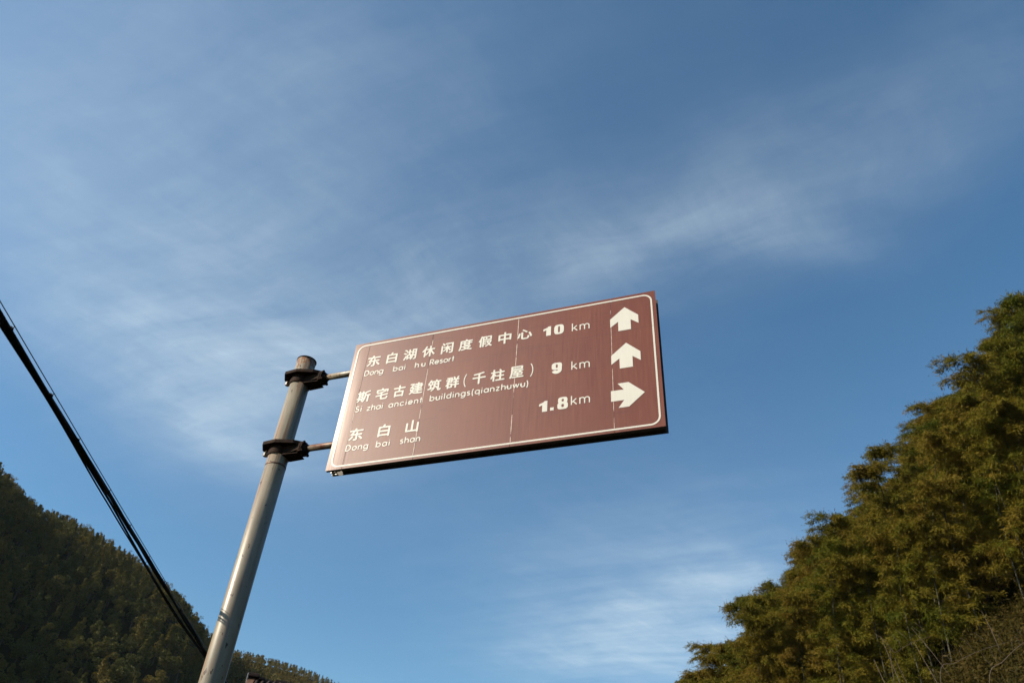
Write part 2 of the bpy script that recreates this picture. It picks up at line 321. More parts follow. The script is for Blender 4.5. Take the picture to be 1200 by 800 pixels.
# ------------------------------------------------------------------ the road sign
PHI = -0.379130504
D = Vector((math.cos(PHI), math.sin(PHI), 0)); BK = Vector((-math.sin(PHI), math.cos(PHI), 0))
BL = Vector((-1.28996413, 4.97743379, 2.78825664+1.6)); SW, SH = 2.4916, 1.2
PU, PW = -0.4905, 0.045
base = BL + D*PU + BK*PW; base.z = 0
sign = empty('road_sign', base, PHI)
tag(sign, 'brown tourist direction sign with white Chinese lettering and arrows, cantilevered from a grey steel pole', 'road sign')
OX, OY, OZ = -PU, -PW, BL.z             # sign-face coordinates (u, depth, v) -> local coordinates
def L(u, dpt, v): return (u+OX, dpt+OY, v+OZ)
def bend(u, v):                         # slight bow of the sheets: the end rolls back, each sheet a touch dished
    e = max(0.0, 0.125-u); b = 0.42*e*e*(0.20+0.80*math.sin(math.pi*min(max(v/1.2, 0), 1)))
    s = 0.0
    for a, c in ((0.13, 0.706), (0.706, 1.432), (1.432, 2.156), (2.156, 2.4916)):
        if a <= u <= c: s = math.sin(math.pi*(u-a)/(c-a))
    return b + 0.0006*s*math.sin(v*3.1+u*1.3)
edges = [0.0, 0.136, 0.706, 1.432, 2.156, SW]
for a, c in zip(edges, edges[1:]):
    n = max(6, int((c-a)/(0.008 if a == 0 else 0.03))); mz = 20; g0 = a + (0.0 if a == 0 else 0.0014); g1 = c - (0.0 if c == SW else 0.0014)
    V = []; F = []
    for iu in range(n+1):
        u = g0 + (g1-g0)*iu/n
        for iz in range(mz+1): V.append(L(u, bend(min(max(u, a), c), SH*iz/mz), SH*iz/mz))
    for iu in range(n):
        for iz in range(mz):
            k = iu*(mz+1)+iz; F.append((k, k+mz+1, k+mz+2, k+1))
    me = bpy.data.meshes.new('sign_panel'); me.from_pydata(V, [], F); me.update()
    p = link('sign_panel', me, [M_brown, M_back], sign)
    sm = p.modifiers.new('thick', 'SOLIDIFY'); sm.thickness = 0.003; sm.offset = -1; sm.material_offset = 1; sm.material_offset_rim = 0
    for vv in (0.0, ):                  # folded lower lip
        lip = MB(); lip.box(g0+OX, g1+OX, OY+0.0034+(0.006 if a == 0 else 0), OY+0.026, OZ+0.001, OZ+0.004); lip.build('panel_lip', M_back, p)
for (u0, v0, u1, v1, wd) in [(0.128, 0.723, 0.144, 0.02, 0.0028), (0.711, 1.16, 0.702, 0.035, 0.0042), (1.4315, 1.16, 1.433, 0.035, 0.0042), (2.1545, 1.15, 2.157, 0.035, 0.0030)]:
    V = []; F = []
    for k in range(41):
        q = k/40; u = u0+(u1-u0)*q; v = v0+(v1-v0)*q; ww = wd*(0.7+0.6*abs(math.sin(k*1.7)))/2
        V += [L(u-ww, bend(u, v)-0.0007, v), L(u+ww, bend(u, v)-0.0007, v)]
        if k: b = 2*k; F.append((b-2, b, b+1, b-1))
    me = bpy.data.meshes.new('seam'); me.from_pydata(V, [], F); me.update(); link('seam', me, M_seam, sign)

def flat_part(name, polys, mat, label=None, lift=0.0016):
    """polys: list of (verts2d, faces); every stroke gets a hair of its own lift so none coincide"""
    V = []; F = []
    for k, (vs, fs) in enumerate(polys):
        b = len(V); dz = lift + 0.00006*(k % 12)
        V += [L(u, bend(min(max(u, 0), SW), v) - dz, v) for u, v in vs]
        for f in fs:
            a2 = sum(vs[f[i]][0]*vs[f[(i+1) % len(f)]][1] - vs[f[(i+1) % len(f)]][0]*vs[f[i]][1] for i in range(len(f)))
            F.append(tuple(b+i for i in (f if a2 > 0 else reversed(f))))
    me = bpy.data.meshes.new(name); me.from_pydata(V, [], F); me.update()
    o = link(name, me, mat, sign)
    if label: o['label'] = label
    return o
def ribbon(pts, wd, closed=False):
    n = len(pts); V = []; F = []
    for i, (x, y) in enumerate(pts):
        if closed: a, b = pts[(i-1) % n], pts[(i+1) % n]
        else: a, b = pts[max(i-1, 0)], pts[min(i+1, n-1)]
        dx, dy = b[0]-a[0], b[1]-a[1]; l = math.hypot(dx, dy) or 1; nx, ny = -dy/l, dx/l
        k = 1.0
        if 0 < i < n-1 or closed:
            e = pts[(i+1) % n]; ex, ey = e[0]-x, e[1]-y; el = math.hypot(ex, ey) or 1
            k = 1/max(0.5, abs((-ey*nx+ex*ny)/el))
        V += [(x+nx*wd/2*k, y+ny*wd/2*k), (x-nx*wd/2*k, y-ny*wd/2*k)]
    for i in range(n if closed else n-1):
        j = (i+1) % n; F.append((2*i, 2*i+1, 2*j+1, 2*j))
    return V, F
def arc(cx, cy, rx, ry, a0, a1, n=14):
    return [(cx+rx*math.cos(rad(a0+(a1-a0)*i/n)), cy+ry*math.sin(rad(a0+(a1-a0)*i/n))) for i in range(n+1)]
# border: rounded rectangle line
def rrect(x0, x1, y0, y1, r):
    return arc(x1-r, y0+r, r, r, -90, 0, 8) + arc(x1-r, y1-r, r, r, 0, 90, 8) + arc(x0+r, y1-r, r, r, 90, 180, 8) + arc(x0+r, y0+r, r, r, 180, 270, 8)
def densify(pts, step=0.03):
    out = []
    for i, p in enumerate(pts):
        q = pts[(i+1) % len(pts)]; l = math.hypot(q[0]-p[0], q[1]-p[1]); n = max(1, int(l/step))
        out += [(p[0]+(q[0]-p[0])*k/n, p[1]+(q[1]-p[1])*k/n) for k in range(n)]
    return out
flat_part('border_line', [ribbon(densify(rrect(0.036, 2.459, 0.0245, 1.170, 0.062)), 0.0125, True)], M_white)
# arrows
up = [(2.260, 1.086), (2.150, 0.987), (2.150, 0.907), (2.2085, 0.953), (2.2085, 0.863), (2.301, 0.863), (2.301, 0.957), (2.358, 0.910), (2.358, 0.989)]
rt = [(2.372, 0.290), (2.265, 0.393), (2.189, 0.393), (2.230, 0.337), (2.141, 0.337), (2.141, 0.249), (2.230, 0.249), (2.190, 0.191), (2.262, 0.191)]
flat_part('arrow', [(up, [tuple(range(9))])], M_white)
flat_part('arrow', [([(x, y-0.343) for x, y in up], [tuple(range(9))])], M_white)
flat_part('arrow', [(rt, [tuple(range(9))])], M_white, 'white arrow pointing right beside 1.8 km')
# Chinese characters: each glyph fitted to its measured box
def glyph(ch, u0, u1, v0, v1, off=0.0):
    cu = bpy.data.curves.new('glyph', 'FONT'); cu.body = ch; cu.size = 1.0; cu.offset = off; cu.resolution_u = 3; cu.fill_mode = 'FRONT'
    ob = bpy.data.objects.new('glyph', cu); col.objects.link(ob)
    dg = bpy.context.evaluated_depsgraph_get(); me = bpy.data.meshes.new_from_object(ob.evaluated_get(dg))
    vs = np.array([v.co[:2] for v in me.vertices]); fs = [tuple(p.vertices) for p in me.polygons]
    bpy.data.objects.remove(ob); bpy.data.curves.remove(cu); bpy.data.meshes.remove(me)
    lo, hi = vs.min(0), vs.max(0)
    vs = (vs-lo)/(hi-lo)*np.array([u1-u0-0.004, v1-v0-0.003]) + np.array([u0+0.002, v0+0.0015])
    out = []                            # the regular glyph thickened to a bold one by small shifts
    k = 0.0033
    for dx, dy in ((-k, 0), (k, 0), (0, k*0.8), (0, -k*0.8)): out.append(([(x+dx, y+dy) for x, y in vs], fs))
    return out
row1 = [('东', .148, .264), ('白', .323, .414), ('湖', .471, .584), ('休', .635, .745), ('闲', .800, .900), ('度', .949, 1.062), ('假', 1.114, 1.226), ('中', 1.277, 1.380), ('心', 1.431, 1.548)]
row2 = [('斯', .130, .243), ('宅', .293, .398), ('古', .444, .542), ('建', .580, .693), ('筑', .733, .843), ('群', .881, .991), ('千', 1.098, 1.202), ('柱', 1.242, 1.352), ('屋', 1.390, 1.499)]
row3 = [('东', .138, .254), ('白', .381, .476), ('山', .607, .708)]
vr = {'中': (0.932, 1.046), '心': (0.944, 1.040)}
for c, a, b in row1: flat_part('lettering', glyph(c, a, b, *vr.get(c, (0.935, 1.043))), M_white)
for c, a, b in row2: flat_part('lettering', glyph(c, a, b, 0.583, 0.690), M_white)
for br in (arc(1.098, 0.634, 0.068, 0.092, 140, 220, 10), arc(1.501, 0.634, 0.068, 0.092, 40, -40, 10)): flat_part('bracket', [ribbon(br, 0.0075)], M_white)
for c, a, b in row3: flat_part('lettering', glyph(c, a, b, 0.234, 0.341), M_white)
# geometric Latin letters, drawn as strokes. x-height 1, capitals and ascenders 1.5
def lat(ch):
    O = arc(0.5, 0.5, 0.46, 0.46, 0, 360, 22)
    d = {
     'a': (1.0, [O, [(0.96, 1), (0.96, 0)]]), 'b': (1.0, [O, [(0.04, 1.5), (0.04, 0)]]), 'd': (1.0, [O, [(0.96, 1.5), (0.96, 0)]]),
     'q': (1.0, [O, [(0.96, 1), (0.96, -0.45)]]), 'o': (1.0, [O]), 'c': (0.9, [arc(0.5, 0.5, 0.46, 0.46, 42, 318, 18)]),
     'e': (1.0, [[(0.06, 0.5), (0.94, 0.5)] + arc(0.5, 0.5, 0.46, 0.46, 6, 318, 20)]),
     'g': (1.0, [O, [(0.96, 1), (0.96, 0.05)] + arc(0.5, 0.0, 0.46, 0.42, 0, -150, 12)]),
     'n': (0.85, [[(0.04, 1), (0.04, 0)], arc(0.43, 0.57, 0.39, 0.39, 180, 0, 12) + [(0.82, 0)]]),
     'h': (0.85, [[(0.04, 1.5), (0.04, 0)], arc(0.43, 0.57, 0.39, 0.39, 180, 0, 12) + [(0.82, 0)]]),
     'u': (0.85, [[(0.04, 1), (0.04, 0.43)] + arc(0.43, 0.43, 0.39, 0.39, 180, 360, 12), [(0.82, 1), (0.82, 0)]]),
     'm': (1.3, [[(0.04, 1), (0.04, 0)], arc(0.345, 0.64, 0.305, 0.32, 180, 0, 10) + [(0.65, 0)], arc(0.955, 0.64, 0.305, 0.32, 180, 0, 10) + [(1.26, 0)]]),
     'i': (0.2, [[(0.1, 1), (0.1, 0)], [(0.1, 1.28), (0.1, 1.44)]]), 'l': (0.2, [[(0.1, 1.5), (0.1, 0)]]),
     't': (0.5, [[(0.25, 1.4), (0.25, 0)], [(0.0, 0.94), (0.5, 0.94)]]),
     'r': (0.5, [[(0.04, 1), (0.04, 0)], arc(0.5, 0.5, 0.46, 0.44, 180, 95, 6)]),
     's': (0.65, [arc(0.32, 0.75, 0.26, 0.22, 25, 270, 12) + arc(0.32, 0.26, 0.28, 0.24, 90, -155, 12)]),
     'z': (0.8, [[(0.04, 0.95), (0.72, 0.95)], [(0.72, 0.95), (0.06, 0.05)], [(0.06, 0.05), (0.76, 0.05)]]),
     'w': (1.3, [[(0.0, 1), (0.33, 0.03)], [(0.33, 0.03), (0.65, 0.97)], [(0.65, 0.97), (0.97, 0.03)], [(0.97, 0.03), (1.3, 1)]]),
     'k': (0.75, [[(0.06, 1.5), (0.06, 0)], [(0.66, 1.0), (0.12, 0.42)], [(0.28, 0.58), (0.72, 0.0)]]),
     'D': (1.15, [[(0.06, 1.45), (0.06, 0)], [(0.06, 1.42)] + arc(0.4, 0.725, 0.68, 0.695, 90, -90, 14) + [(0.06, 0.03)]]),
     'S': (0.85, [arc(0.42, 1.09, 0.33, 0.33, 25, 270, 12) + arc(0.42, 0.39, 0.37, 0.37, 90, -155, 12)]),
     'R': (0.95, [[(0.06, 1.45), (0.06, 0)], [(0.06, 1.42)] + arc(0.5, 1.05, 0.36, 0.37, 90, -90, 12) + [(0.06, 0.68)], [(0.48, 0.68), (0.9, 0.0)]]),
     '(': (0.35, [arc(0.6, 0.55, 0.5, 1.1, 125, 235, 10)]), ')': (0.35, [arc(-0.25, 0.55, 0.5, 1.1, 55, -55, 10)]),
    }
    return d[ch]
def word(txt, u0, u1, v, xh, wd=0.0084):
    gl = [lat(c) for c in txt]; tw = sum(g[0] for g in gl)*xh; gap = ((u1-u0)-tw)/max(1, len(txt)-1)
    sx = 1.0
    if gap < 0.22*xh: sx = (u1-u0)/(tw + 0.22*xh*(len(txt)-1)); gap = 0.22*xh*sx
    out = []; x = u0
    for wdt, st in gl:
        for s in st: out.append(ribbon([(x+p[0]*xh*sx, v+p[1]*xh) for p in s], wd))
        x += wdt*xh*sx + gap
    return out
XH = 0.0352
for tx, a, b, v in (('Dong', .146, .312, .845), ('bai', .402, .506, .843), ('hu', .592, .678, .842), ('Resort', .718, .922, .845),
                    ('Si', .140, .192, .497), ('zhai', .240, .374, .493), ('ancient', .426, .703, .491), ('buildings(qianzhuwu)', .768, 1.540, .492),
                    ('Dong', .134, .318, .147), ('bai', .386, .496, .146), ('shan', .582, .738, .147)):
    flat_part('word', word(tx, a, b, v, XH), M_white)
def sup(cx, cy, rx, ry, e=3.2, n=40):
    o = []
    for k in range(n):
        a = 2*math.pi*k/n; c, s = math.cos(a), math.sin(a)
        o.append((cx+rx*math.copysign(abs(c)**(2/e), c), cy+ry*math.copysign(abs(s)**(2/e), s)))
    return o
def ring(cx, cy, rx, ry, ix, iy, n=40):
    a = sup(cx, cy, rx, ry, n=n); b = sup(cx, cy, ix, iy, n=n)
    return a+b, [(i, (i+1) % n, n+(i+1) % n, n+i) for i in range(n)]
def one(x, y): return [(x+.023, y), (x+.060, y), (x+.060, y+.090), (x+.040, y+.090), (x+.030, y+.080), (x, y+.068), (x, y+.048), (x+.023, y+.056)], [tuple(range(8))]
def km(v): return word('k', 1.860, 1.903, v, 0.050, 0.0085) + word('m', 1.921, 1.993, v, 0.052, 0.0085)
nine = [ring(1.751, .631, .039, .032, .0075, .015), ribbon([(1.7745, .632), (1.7745, .600)] + arc(1.751, .598, .0235, .0215, 0, -165, 12), .029)]
for nm, pl in (('digit', [one(1.637, .936)]), ('digit', [ring(1.760, .981, .038, .047, .0075, .031)]), ('digit', nine), ('digit', [one(1.630, .247)]),
               ('decimal_point', [([(1.711, .249), (1.737, .249), (1.737, .274), (1.711, .274)], [(0, 1, 2, 3)])]),
               ('digit', [ring(1.801, .322, .034, .027, .008, .0105), ring(1.801, .277, .038, .030, .009, .0125)]),
               ('word', km(.939)), ('word', km(.577)), ('word', km(.271))): flat_part(nm, pl, M_white)

# back sheet, channels, arms, pole, clamps
mb = MB(); mb.box(OX+0.012, OX+SW+0.004, OY+0.082, OY+0.085, OZ-0.002, OZ+SH-0.02); mb.build('back_panel', M_back, sign)
for vz in (0.02, 0.24, 0.60, 0.925, 1.15):
    mb = MB(); x0, x1 = OX+0.10, OX+SW-0.012
    mb.box(x0, x1, OY+0.012, OY+0.015, OZ+vz-0.012, OZ+vz+0.018)
    mb.box(x0, x1, OY+0.015, OY+0.080, OZ+vz+0.0, OZ+vz+0.003)
    mb.box(x0, x1, OY+0.077, OY+0.080, OZ+vz-0.012, OZ+vz+0.0)
    mb.build('frame_channel', M_back, sign)
mb = MB()                               # bright stepped end bracket showing under the lower left corner
mb.box(OX+0.020, OX+0.066, OY+0.062, OY+0.080, OZ+0.000, OZ+0.004)
mb.box(OX+0.062, OX+0.066, OY+0.040, OY+0.062, OZ+0.000, OZ+0.012)
mb.box(OX+0.062, OX+0.104, OY+0.030, OY+0.040, OZ+0.004, OZ+0.012)
mb.box(OX+0.020, OX+0.024, OY+0.045, OY+0.080, OZ+0.0042, OZ+0.035)
mb.build('end_bracket', M_alu, sign)
mb = MB(); mb.tube([(0, 0, -0.3), (0, 0, 3.0), (0, 0, OZ+1.150)], 0.079, 48)
pole = mb.build('pole', M_pole, sign)
mb = MB(); mb.tube([(0, 0, OZ+1.1502), (0, 0, OZ+1.158), (0, 0, OZ+1.163)], [0.083, 0.083, 0.074], 40); mb.build('pole_cap', M_iron, sign)
mb = MB(); V = []
mb.tube([(0, 0, OZ+0.112), (0, 0, OZ+0.120), (0, 0, OZ+0.128)], [0.0792, 0.0806, 0.0792], 40); mb.build('weld_ring', M_arm, pole)
rng = random.Random(4)
for vc, arm_m in ((0.9385, M_pole), (0.254, M_arm)):
    cl = MB(); zc_ = OZ+vc
    # two flange plates (one above, one below the band) with pointed ends, split band round the pole
    def plate(zp, th, ll, lr, wy):
        pts = [(-ll, 0.03), (-ll, -0.03), (-ll+0.05, -wy), (0.02, -wy-0.012), (lr-0.06, -wy*0.72), (lr, -0.035), (lr, 0.035), (lr-0.06, wy*0.72), (0.02, wy+0.012), (-ll+0.05, wy)]
        cl.prism(pts, zp, zp+th)
    plate(zc_+0.018, 0.030, 0.145, 0.215, 0.108)
    cl.tube([(0, 0, zc_-0.052), (0, 0, zc_+0.017)], 0.0875, 36)
    for y in (-0.045, 0.045):           # gusset webs running from the band to the arm flange
        cl.add([(0.05, y-0.005, zc_-0.06), (0.05, y-0.005, zc_+0.03), (0.205, y-0.005, zc_+0.03), (0.205, y-0.005, zc_-0.03),
                (0.05, y+0.005, zc_-0.06), (0.05, y+0.005, zc_+0.03), (0.205, y+0.005, zc_+0.03), (0.205, y+0.005, zc_-0.03)],
               [(0, 3, 2, 1), (4, 5, 6, 7), (0, 1, 5, 4), (1, 2, 6, 5), (2, 3, 7, 6), (3, 0, 4, 7)])
    cl.prism([(0.07, -0.058), (0.205, -0.05), (0.205, 0.05), (0.07, 0.058)], zc_-0.062, zc_-0.054)
    cl.tube([(0.206, 0, zc_), (0.216, 0, zc_)], 0.060, 8, smooth=False)
    co = cl.build('clamp', M_iron, sign, 0.002)
    fl = MB(); fl.tube([(0.2165, 0, zc_), (0.227, 0, zc_)], 0.058, 10, smooth=False)
    fl.tube([(0.2275, 0, zc_), (0.26, 0, zc_)], [0.042, 0.028], 20); fl.build('flange', M_iron, sign, 0.0015)
    for y, zz in ((-0.04, 0.035), (0.04, 0.035), (-0.04, -0.035), (0.04, -0.035)):
        bb = MB(); bb.tube([(0.190, y, zc_+zz), (0.240, y, zc_+zz)], 0.008, 8); bb.tube([(0.2273, y, zc_+zz), (0.238, y, zc_+zz)], 0.014, 6, smooth=False)
        bb.build('bolt', M_iron, co)
    bb = MB(); bb.tube([(-0.112, -0.02, zc_-0.035), (-0.112, -0.02, zc_+0.062)], 0.010, 8); bb.tube([(-0.112, -0.02, zc_-0.030), (-0.112, -0.02, zc_-0.002)], 0.019, 6, smooth=False)
    bb.build('bolt', M_pole, co)
    bb = MB(); bb.tube([(-0.100, 0.03, zc_-0.03), (-0.100, 0.03, zc_+0.066)], 0.010, 8); bb.tube([(-0.1, 0.03, zc_+0.0505), (-0.1, 0.03, zc_+0.062)], 0.018, 6, smooth=False)
    bb.build('bolt', M_iron, co)
    am = MB(); am.tube([(0.2275, 0, zc_), (0.5, 0, zc_), (OX+2.1, 0, zc_)], 0.0255, 24); am.build('arm', arm_m, sign)

# ------------------------------------------------------------------ overhead cables along the roadside
def wpt(px, py, hd):
    v = ray(px, py); k = hd/math.hypot(v.x, v.y); return EYE + v*k
Q = wpt(150, 616, 5.46); B = wpt(242, 766, 8.2)
dr = (B-Q).normalized(); dr_h = Vector((dr.x, dr.y, 0)).normalized(); side_h = Vector((dr_h.y, -dr_h.x, 0))
T0, T1 = -18.0, 26.0
def line(t):
    return Q + dr*t + Vector((0, 0, 0.0012*(t*(t-2.8))))
cables = empty('cable_bundle', line(T0).to_tuple()); cables.location.z = 0
tag(cables, 'black bundle of overhead cables with a thin carrier wire, crossing behind the pole at left', 'cable')
OFF = cables.location.copy()
def path(fo, n=420, t0=T0, t1=T1):
    out = []
    for k in range(n+1):
        t = t0+(t1-t0)*k/n; a, b = fo(t); out.append(line(t) + side_h*a + Vector((0, 0, b)) - OFF)
    return out
mb = MB(); mb.tube(path(lambda t: (0.012, 0.020), 60), 0.0024, 6); mb.build('carrier_wire', M_steel, cables)
def wavy(ph, amp, f): return lambda t: (amp*math.sin(f*t+ph) - 0.0, amp*math.cos(f*t*0.83+ph) )
for ph, amp, f_, r_ in ((0.0, 0.005, 1.9, 0.0092), (2.1, 0.007, 2.6, 0.0078), (4.0, 0.007, 3.3, 0.0066)):
    mb = MB(); mb.tube(path(wavy(ph, amp, f_)), r_, 8); mb.build('cable', M_cable, cables)
def low(t):                             # the slack strand that sags below the others between ties
    s = 0.011 if t < -0.35 else 0.011 + 0.028*abs(math.sin(0.95*(t+0.35)))
    return (-0.012, -s)
mb = MB(); mb.tube(path(low), 0.0066, 8); mb.build('cable', M_cable, cables)
mb = MB(); mb.tube(path(lambda t: (-0.016+0.006*math.sin(3*t), low(t)[1]-0.010-0.004*math.cos(2.3*t))), 0.0045, 6); mb.build('cable', M_cable, cables)
for k in range(30):
    t = -6 + k*0.55 + rng.uniform(-.1, .1); c = line(t)-OFF
    mb = MB(); a = c + side_h*0.013 + Vector((0, 0, 0.022)); b = c + Vector((0, 0, -0.022 if k % 3 else low(t)[1]-0.012))
    mb.tube([a, (a+b)/2 + side_h*0.006, b], 0.0022, 5)
    q0 = c - dr*0.006; mb.tube([q0, q0+dr*0.012], 0.0145, 10)
    mb.build('cable_tie', M_cable, cables)
def upole(name, p, h, label):
    e = empty(name, (p.x, p.y, float(height(p.x, p.y)))); tag(e, label, 'utility pole')
    m1 = MB(); m1.tube([(0, 0, -0.3), (0, 0, h)], [0.17, 0.10], 24); m1.build('shaft', M_conc, e)
    m2 = MB(); m2.box(-0.5, 0.5, -0.14, -0.10, h-0.6, h-0.53); m2.build('cross_arm', M_steel, e)
    return e
e1 = line(T1); upole('utility_pole', e1 + side_h*0.2, e1.z+0.6, 'far round concrete utility pole carrying the cable bundle')
e0 = line(T0); upole('utility_pole', e0 + side_h*0.2, e0.z+0.6, 'near round concrete utility pole behind the viewer carrying the cable bundle')

# ------------------------------------------------------------------ farmhouse roof low at the left of the sign pole
hp = wpt(292.5, 789.5, 30.0)
yaw = rad(9); hz = float(height(hp.x, hp.y))
house = empty('farmhouse', (hp.x, hp.y, hz), yaw)
tag(house, 'farmhouse whose dark clay tile ridge just shows at the lower edge beside the pole', 'house')
RH = hp.z - hz; LN, DP, DROP = 9.0, 3.6, 2.1
mb = MB(); eh = RH-DROP-0.12
mb.prism([(0.12, -DP+0.3), (LN-0.12, -DP+0.3), (LN-0.12, DP-0.3), (0.12, DP-0.3)], 0, eh-0.2); mb.build('wall', M_wall, house)
for xg in (0.0, LN-0.24):               # white gable parapets
    mb = MB(); mb.add([(xg, -DP, 0), (xg, DP, 0), (xg, DP, eh), (xg, 0, RH-0.10), (xg, -DP, eh), (xg+.24, -DP, 0), (xg+.24, DP, 0), (xg+.24, DP, eh), (xg+.24, 0, RH-0.10), (xg+.24, -DP, eh)],
                      [(0, 1, 2, 3, 4), (9, 8, 7, 6, 5), (0, 5, 6, 1), (1, 6, 7, 2), (2, 7, 8, 3), (3, 8, 9, 4), (4, 9, 5, 0)])
    mb.build('gable', M_frame, house)
for sgn in (-1, 1):
    mb = MB(); y1 = sgn*(DP+0.35); z1 = RH-DROP-0.35
    mb.add([(0.25, 0, RH-0.2), (LN-0.25, 0, RH-0.2), (LN-0.25, y1, z1), (0.25, y1, z1), (0.25, 0, RH-0.28), (LN-0.25, 0, RH-0.28), (LN-0.25, y1, z1-0.08), (0.25, y1, z1-0.08)],
           [(0, 1, 2, 3), (7, 6, 5, 4), (0, 4, 5, 1), (1, 5, 6, 2), (2, 6, 7, 3), (3, 7, 4, 0)])
    rf = mb.build('roof', M_tile, house)
    mb = MB()                           # rows of half-round cover tiles
    for k in range(42):
        x = 0.33+k*0.2
        for j in range(14):
            q0 = j/14; q1 = (j+1.15)/14; p0 = Vector((x, y1*q0, RH-0.17+(z1-RH+0.2)*q0+0.015)); p1 = Vector((x, y1*min(q1, 1), RH-0.17+(z1-RH+0.2)*min(q1, 1)))
            mb.tube([p0, p1], [0.055, 0.065], 6, caps=True)
    to = mb.build('roof_tiles', M_tile, rf); to['kind'] = 'stuff'
for k in range(40):                     # upright ridge tiles
    x = 0.55+k*0.21; mb = MB(); h_ = 0.0 + rng.uniform(-0.015, 0.03)
    mb.box(x, x+0.17, -0.10, 0.10, RH-0.22, RH-0.13+h_); o = mb.build('ridge_tile', M_tile, house); o.rotation_euler.y = 0
mb = MB(); mb.box(-0.02, 0.36, -0.20, 0.20, RH-0.0995, RH+0.02); mb.box(0.36, 0.56, -0.13, 0.13, RH-0.16, RH-0.06); mb.build('ridge_end', M_tile, house, 0.02)
mb = MB(); mb.box(-0.045, -0.021, -0.2, 0.2, 0.5, RH+0.0); mb.build('corner_strip', M_wall, house)
for fl_ in (1.0, 4.2):
    for x in (1.6, 4.3, 7.0):
        mb = MB(); mb.box(x-0.6, x+0.6, -DP+0.22, -DP+0.32, fl_, fl_+1.3); f_o = mb.build('window', M_frame, house)
        for s_ in (-1, 1):
            mb = MB(); mb.box(x+s_*0.29-0.25, x+s_*0.29+0.25, -DP+0.20, -DP+0.218, fl_+0.07, fl_+1.23); mb.build('pane', M_glass, f_o)

# ------------------------------------------------------------------ left hill: forest
NP = np.random.default_rng(11)
def leaf_quads(C, size, dirs=None, aspect=0.45, droop=0.0, rngn=NP):
    """C centres (n,3), rhombic leaves of given length in random or drooping orientations"""
    n = len(C); d = rngn.normal(size=(n, 3)); d[:, 2] = d[:, 2]*0.6 - droop
    if dirs is not None: d = dirs + d*0.38
    d /= np.linalg.norm(d, axis=1)[:, None]
    r = rngn.normal(size=(n, 3)); s = np.cross(d, r); s /= np.linalg.norm(s, axis=1)[:, None]
    sz = (size*rngn.uniform(0.65, 1.3, n))[:, None]
    V = np.stack([C-d*sz*0.5, C+s*sz*aspect*0.5, C+d*sz*0.5, C-s*sz*aspect*0.5], 1).reshape(-1, 3)
    F = np.arange(4*n).reshape(n, 4); return V, F
def crown_points(kind, n, rg):
    if kind == 'broad':
        k = rg.integers(10, 15); cc = rg.normal(size=(k, 3)); cc /= np.linalg.norm(cc, axis=1)[:, None]
        cc = cc*np.array([1.6, 1.6, 1.7])*rg.uniform(0.6, 1.0, (k, 1)) + np.array([0, 0, 4.3]); rr = rg.uniform(0.7, 1.15, k)
    elif kind == 'cone':
        k = 16; t = np.linspace(0.12, 1, k); a = rg.uniform(0, 6.28, k); q = (1-t)*1.5
        cc = np.stack([np.cos(a)*q, np.sin(a)*q, 1.6+t*6.4], 1); rr = 0.35+(1-t)*0.85
    else:
        k = 12; cc = rg.normal(size=(k, 3))*np.array([1.0, 1.0, 1.3]) + np.array([0, 0, 4.2]); rr = rg.uniform(0.6, 1.0, k)
    idx = rg.integers(0, k, n); d = rg.normal(size=(n, 3)); d /= np.linalg.norm(d, axis=1)[:, None]
    return cc[idx] + d*(rr[idx]*rg.uniform(0.75, 1.05, n))[:, None]*np.array([1, 1, 0.8])
def trunk_quads(h, r0, n=5):
    a = np.linspace(0, 2*np.pi, n, endpoint=False)
    V = np.concatenate([np.stack([np.cos(a)*r0, np.sin(a)*r0, np.full(n, -1.0)], 1), np.stack([np.cos(a)*r0*0.4, np.sin(a)*r0*0.4, np.full(n, h)], 1)])
    return V, np.array([(i, (i+1) % n, n+(i+1) % n, n+i) for i in range(n)])
def tree_mesh(kind, nl, size, seed):
    rg = np.random.default_rng(seed); Vl, Fl = leaf_quads(crown_points(kind, nl, rg), size, aspect=0.6, droop=-0.5, rngn=rg)
    Vt, Ft = trunk_quads(5.0, 0.18)
    return np.vstack([Vl, Vt]), np.vstack([Fl, Ft+len(Vl)]), np.array([0]*len(Fl)+[1]*len(Ft))
kinds = ['broad', 'cone', 'cone', 'round', 'round', 'cone']
tmesh = []
for q, kd in enumerate(kinds):
    V_, F_, m_ = tree_mesh(kd, 1500, 0.34, 100+q); me = np_mesh('forest_tree', V_, F_, False, m_); me.materials.append(M_wood); me.materials.append(M_bark); tmesh.append(me)
low_t = [tree_mesh(kd, 400, 0.60, 200+q) for q, kd in enumerate(kinds)]
cands = []; rg = np.random.default_rng(5)
CELL = {}
def free(x, y, dmin):
    cx, cy = int(x//dmin), int(y//dmin)
    for a_ in (-1, 0, 1):
        for b_ in (-1, 0, 1):
            for (px, py) in CELL.get((cx+a_, cy+b_), ()):
                if (px-x)**2+(py-y)**2 < dmin*dmin: return False
    CELL.setdefault((cx, cy), []).append((x, y)); return True
for _ in range(60000):
    az = rg.uniform(-50, -4); rc = float(left_far(az)); r = math.sqrt(rg.uniform(110**2, (rc+14)**2))
    x, y = r*math.sin(rad(az)), r*math.cos(rad(az))
    z = float(height(x, y)); el = math.degrees(math.atan2(z+7-1.6, r))
    v = Vector((x, y, z+5-1.6)); dd = v.dot(FW); sx = 600+FPX*v.dot(RT)/dd; sy = 400-FPX*v.dot(UP)/dd
    if not (-90 < sx < 470 and sy < 850): continue
    if not free(x, y, 3.0 if r < 330 else 4.2): continue
    cands.append((r, az, x, y, z, sx, sy))
cands.sort()
inview = [c for c in cands if -10 < c[5] < 420 and c[6] < 815]
near_set = set(id(c) for c in inview[:300])
Vb, Fb, Mb = [], [], []; off = 0; cnt = 0
sky_l = lambda az: float(np.interp(az, La, Le))
first = {}
